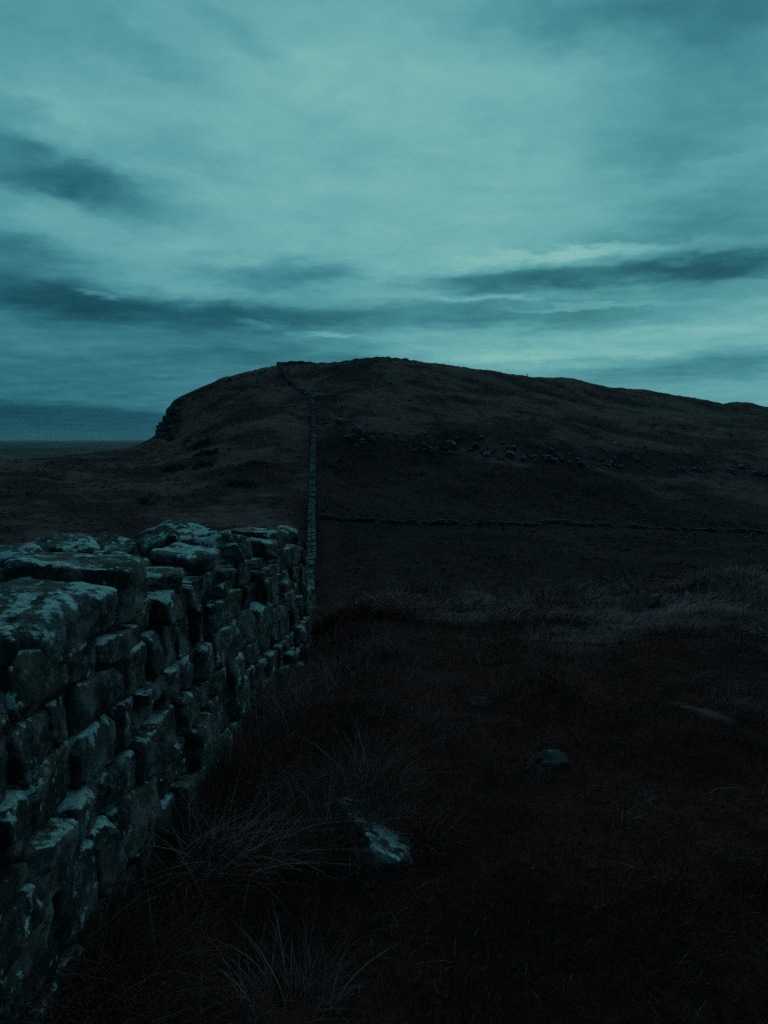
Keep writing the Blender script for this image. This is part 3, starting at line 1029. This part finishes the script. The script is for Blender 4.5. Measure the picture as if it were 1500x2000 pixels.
# moor grass tufts through the dip and over the hills
n = 15000
x, y, r_ = polar(n, 7.0, 300, .60)
ok = ~((x < face_x(y) + .1) & (x > face_x(y) - 1.2)) & (track_mask(x, y) < .35)
x, y, r_ = x[ok], y[ok], r_[ok]
cl = fbm2(x, y, 6.0, 4, .55, 31.) + .5 * fbm2(x, y, 1.3, 2, .5, 32.)
ok = rng.random(len(x)) < (.55 + .5 * cl) * (.35 + .65 * sstep(12, 22, r_))
x, y, r_, cl = x[ok], y[ok], r_[ok], cl[ok]
per = 9
size = (.05 + .11 * sstep(11, 20, r_) + .12 * rng.random(len(x)) + .05 * np.maximum(cl, 0)) * (1 + .6 * sstep(40, 160, r_))
X = np.repeat(x, per) + rng.normal(0, 1, len(x) * per) * np.repeat(size * .55, per)
Yv = np.repeat(y, per) + rng.normal(0, 1, len(x) * per) * np.repeat(size * .55, per)
rr_ = np.repeat(r_, per)
browg = np.exp(-((rr_ - 9.5) / 2.8) ** 2) * sstep(-.08, .25, np.arctan2(X, Yv)) * sstep(-.5, .45, fbm2(X, Yv, 1.0, 3, .6, 26.))
hb = np.repeat(size, per) * rng.uniform(.6, 1.25, len(X))
dipm = sstep(15, 26, rr_) * (1 - sstep(140, 158, rr_)) * (X > face_x(Yv))
tint = np.clip(.42 - .24 * dipm + .22 * np.repeat(cl, per) + .16 * rng.normal(size=len(X)) + .62 * browg, 0, 1)
Vg, Fg, Tg = blades(np.stack([X, Yv, H(X, Yv) - .02], 1), hb, np.maximum(.006, rr_ * .0013), 1.5 * fbm2(X, Yv, 5., 2, .5, 33.) + rng.normal(0, 1.3, len(X)),
                    rng.uniform(.5, 1.7, len(X)), tint, 2)
# thick clumps along the brow
CV, CF, CT, off_ = [Vg], [Fg], [Tg], len(Vg)
for _ in range(95):
    a_ = rng.uniform(-.02, .52)
    rc = rng.normal(8.7, 1.5)
    cx_, cy_ = math.sin(a_) * rc, math.cos(a_) * rc
    if rc < 5.8 or cx_ < -.4:
        continue
    nb = int(rng.uniform(60, 130))
    th = rng.uniform(0, 2 * np.pi, nb)
    rr = rng.uniform(.06, .22) * np.sqrt(rng.random(nb))
    px_, py_ = cx_ + np.cos(th) * rr * 1.5, cy_ + np.sin(th) * rr
    v_, f_, t_ = blades(np.stack([px_, py_, H(px_, py_) - .01], 1), rng.uniform(.06, .17) * rng.uniform(.4, 1.2, nb), np.full(nb, .0065), th + rng.normal(.4, 1.0, nb),
                        rng.uniform(.5, 1.8, nb), np.clip(rng.uniform(.35, .95) + .15 * rng.normal(size=nb), 0, 1), 2)
    CV.append(v_); CF.append(f_ + off_); CT.append(t_)
    off_ += len(v_)
Vg, Fg, Tg = np.concatenate(CV), np.concatenate(CF), np.concatenate(CT)
g = obj('moor_grass', mesh_np('moor_grass', Vg, Fg, True, {'tint': Tg}), M_moor)
tag(g, 'coarse brown moor grass covering the dip and the hillsides', 'grass', kind='stuff')


def tussock(label, px, row, radius, height, nb=420, tone=.55, wmul=1.0, lean=(.35, 1.3), bias=None, pale=0.0):
    p = hit(px, row)
    th = rng.uniform(0, 2 * np.pi, nb)
    rr = radius * (.42 if bias is None else .75) * np.sqrt(rng.random(nb))
    P = np.stack([np.cos(th) * rr, np.sin(th) * rr, np.zeros(nb)], 1)
    P[:, 2] = H(P[:, 0] + p.x, P[:, 1] + p.y) - p.z - .01
    ang = th + rng.normal(0, 1.0, nb)
    if bias is not None:
        ang = np.where(rng.random(nb) < .7, bias + rng.normal(0, .75, nb), ang)
    hh = height * rng.uniform(.35, 1.15, nb)
    wd = np.maximum(.0022, p.y * .0006) * wmul * rng.uniform(.7, 1.3, nb)
    tt = np.clip(tone + .2 * rng.normal(size=nb), 0, 1)
    if pale:
        sel = rng.random(nb) < pale
        tt = np.where(sel, rng.uniform(.8, 1.0, nb), tt)
        wd = np.where(sel, wd * 1.5, wd)
    Vt, Ft, Tt = blades(P, hh, wd, ang, rng.uniform(lean[0], lean[1], nb), tt, 6)
    o = obj('grass_tussock', mesh_np('grass_tussock', Vt, Ft, True, {'tint': Tt}), M_straw, None, p)
    return tag(o, label, 'tussock', 'tussocks near the wall')


tussock('large dry straw tussock sprawling against the wall foot in the lower left', 430, 1700, .30, .33, 420, .60, 1.15, (.5, 1.8), R(15), .14)
tussock('stiff upright dry stalks just left of the sprawling tussock at the wall foot', 378, 1640, .12, .29, 50, .85, 1.2, (.05, .5))
tussock('spiky grass tuft at the bottom edge of the picture', 560, 1985, .34, .26, 300, .52, 1.1, (.15, 1.0), None, .08)
tussock('drooping tuft below the wall in the bottom left corner', 330, 1930, .30, .22, 240, .28, 1.0, (.4, 1.4))
tussock('brown rounded tussock against the wall where it nears the brow', 575, 1400, .36, .36, 420, .42, 1.0, (.4, 1.4))
tussock('dark tussock by the wall foot between two larger ones', 505, 1500, .30, .28, 320, .30, 1.0, (.4, 1.4))
tussock('pale fan-shaped tussock on the brow where the ground drops away', 775, 1205, .42, .36, 460, .52, 1.0, (.2, 1.2))
tussock('small tuft on the brow close beside the wall end', 648, 1215, .40, .34, 380, .42, 1.0, (.3, 1.3))
tussock('small spiky tuft in front of the fan-shaped tussock', 755, 1285, .28, .24, 300, .48, 1.0, (.2, 1.1))
tussock('low dark tuft right of the lichened flat rock', 830, 1640, .30, .15, 330, .22, 1.0, (.6, 1.5))
tussock('low dark tuft left of the lichened flat rock', 650, 1660, .26, .16, 300, .22, 1.0, (.6, 1.5))
tussock('wide pale tussock on the brow near the right edge', 1330, 1235, .55, .26, 460, .45, 1.0, (.4, 1.4))
tussock('grey tuft on the brow right of centre', 1060, 1205, .45, .22, 380, .45, 1.0, (.4, 1.4))

# single fallen straws lying on the turf
n = 60
sx, sy, sr = polar(n, 1.8, 7.5, .5)
sx = np.maximum(sx, face_x(sy) + .15)
Vg, Fg, Tg = blades(np.stack([sx, sy, H(sx, sy) + .02], 1), rng.uniform(.03, .10, n), np.full(n, .0028), rng.uniform(0, 6.28, n), rng.uniform(.8, 3.0, n), rng.uniform(.4, .9, n), 3)
g = obj('dry_straw', mesh_np('dry_straw', Vg, Fg, True, {'tint': Tg}), M_straw)
tag(g, 'scattered single dry straws lying on the dark turf', 'straw', kind='stuff')


# ---------------------------------------------------------------- loose rocks in the turf
def rock(label, px, row, dims, rot, sink=.35, k=3.2, n=11, mat=None):
    p = hit(px, row)
    P, f = block(dims, rot, n, k, .22, min(dims) * .10, 5.0 / max(dims) * .5, px * .01 + row * .003)
    P = rough_up(P, min(dims) * .03, 30.0, px * .1, 3)
    o = obj('rock', mesh_np('rock', P, f, True), mat or M_rock, None, p + Vector((0, 0, dims[2] * (.5 - sink))))
    return tag(o, label, 'rock')


rock('long flat half-buried rock with white lichen spots in the grass', 722, 1630, (.19, .50, .11), (R(5), R(24), R(27)), .66, 12, 14, M_stone)
rock('small pebble-like stone at the near end of the lichened flat rock', 748, 1690, (.075, .08, .05), (0, .2, .4), .25)
rock('small stone at the far end of the lichened flat rock', 672, 1566, (.06, .07, .05), (0, .1, .2), .3)
rock('rounded grey stone alone in the turf right of centre', 1080, 1492, (.14, .13, .09), (.1, -.15, .3), .52, 5)
rock('flat grey stone nearly level with the turf towards the brow', 938, 1372, (.18, .16, .05), (0, 0, .2), .82, 5)


# ---------------------------------------------------------------- shrubs on the left-hand slope
def shrub(label, px, row, wpx, hpx, group='dark shrubs on the left slope'):
    p = hit(px, row, 60, 320)
    s = p.y / F
    wx, hz = wpx * s / 2, hpx * s
    t = thing('low_shrub', label, 'shrub', p, group)
    N = 900
    u = rng.normal(size=(N, 3))
    u /= np.linalg.norm(u, axis=1)[:, None]
    u *= rng.uniform(.35, 1.0, N)[:, None] ** .5
    u *= (1 + .35 * fbm(u * 2.2 + px, 3))[:, None]
    c = np.stack([u[:, 0] * wx, u[:, 1] * wx * .7, np.abs(u[:, 2]) * hz], 1)
    gz = H(c[:, 0] + p.x, c[:, 1] + p.y) - p.z
    c[:, 2] += gz
    sz = .16 * rng.uniform(.6, 1.4, N) * max(.5, min(1, wx / 2))
    d1 = rng.normal(size=(N, 3)); d1 /= np.linalg.norm(d1, axis=1)[:, None]
    d2 = rng.normal(size=(N, 3)); d2 /= np.linalg.norm(d2, axis=1)[:, None]
    VV = np.stack([c - d1 * sz[:, None], c + d2 * sz[:, None] * .6, c + d1 * sz[:, None]], 1).reshape(-1, 3)
    obj('foliage', mesh_np('foliage', VV, np.arange(3 * N).reshape(-1, 3), False, {'tint': np.repeat(rng.random(N), 3)}), M_gorse, t)
    q, f = rounded(2, 2.2)
    for k_ in range(3):
        P = q * np.array([.05, .05, hz * .4])
        P[:, 0] += P[:, 2] * random.uniform(-.4, .4)
        o = obj('stem', mesh_np('stem', P, f, True), M_wood, t)
        o.location = (random.uniform(-.4, .4) * wx, random.uniform(-.3, .3) * wx, hz * .3)
        o.location.z += H1(p.x + o.location.x, p.y + o.location.y) - p.z
    return t


shrub('wide dark shrub nearest the wall top, left of a similar one', 342, 920, 58, 14)
shrub('dark shrub just right of the wide one on the left slope', 396, 914, 52, 13)
shrub('long low dark shrub on the left slope halfway to the climbing wall', 500, 911, 86, 12)
shrub('dark shrub cluster high on the left slope below the cliff', 388, 874, 46, 13)
shrub('rounded small shrub below the shrub cluster under the cliff', 421, 884, 15, 10)
shrub('low shrub spread below the shrub cluster under the cliff', 398, 889, 50, 8)
shrub('small shrub on the slope at the foot of the cliff', 334, 861, 22, 7)
shrub('little shrub between the cliff foot and the shrub cluster', 366, 864, 20, 7)
shrub('low dark clump lower down the left slope towards the climbing wall', 470, 950, 66, 10)
shrub('small dark clump above the wall top near its middle', 285, 984, 36, 11)
shrub('wiry bush growing out from the cliff edge', 333, 806, 9, 9)


# ---------------------------------------------------------------- post on the skyline
p = hit(1075, 744, 200, 420)
p = Vector((p.x, 309, H1(p.x, 309)))
post = thing('marker_post', 'tiny dark marker post standing on the skyline of the right-hand ridge', 'post', p)
P, f = block((.36, .36, 1.6), (0, 0, 0), 3, 6, .05, .02, 2, 4)
P[:, :2] *= (1 - .18 * (P[:, 2:3] + .85) / 1.7)
obj('shaft', mesh_np('shaft', P, f, True), M_crag, post, (0, 0, .85))
P, f = block((.7, .7, .3), (0, 0, 0), 3, 6, .1, .03, 2, 9)
obj('plinth', mesh_np('plinth', P, f, True), M_crag, post, (0, 0, .1))

# ---------------------------------------------------------------- haze of the damp dusk air
HZ = 13700.0
z0, z1 = float(V[:, 2].min()) - 1.0, float(V[:, 2].max()) + 4.0
hv = np.array([(sx_ * HZ, sy_ * HZ, z_) for z_ in (z0, z1) for sx_, sy_ in ((-1, -1), (1, -1), (1, 1), (-1, 1))])
hf = np.array([(3, 2, 1, 0), (4, 5, 6, 7), (0, 1, 5, 4), (1, 2, 6, 5), (2, 3, 7, 6), (3, 0, 4, 7)])
hm = bpy.data.materials.new('damp_air')
hm.use_nodes = True
ht = NT(hm.node_tree)
pv = ht.n('ShaderNodeVolumePrincipled')
pv.inputs['Color'].default_value = (.80, .84, .86, 1)
pv.inputs['Density'].default_value = .00007
pv.inputs['Anisotropy'].default_value = 0.0
hout = ht.n('ShaderNodeOutputMaterial')
ht.t.links.new(pv.outputs[0], hout.inputs['Volume'])
hz_o = obj('haze', mesh_np('haze', hv, hf, False), hm)
tag(hz_o, kind='stuff')
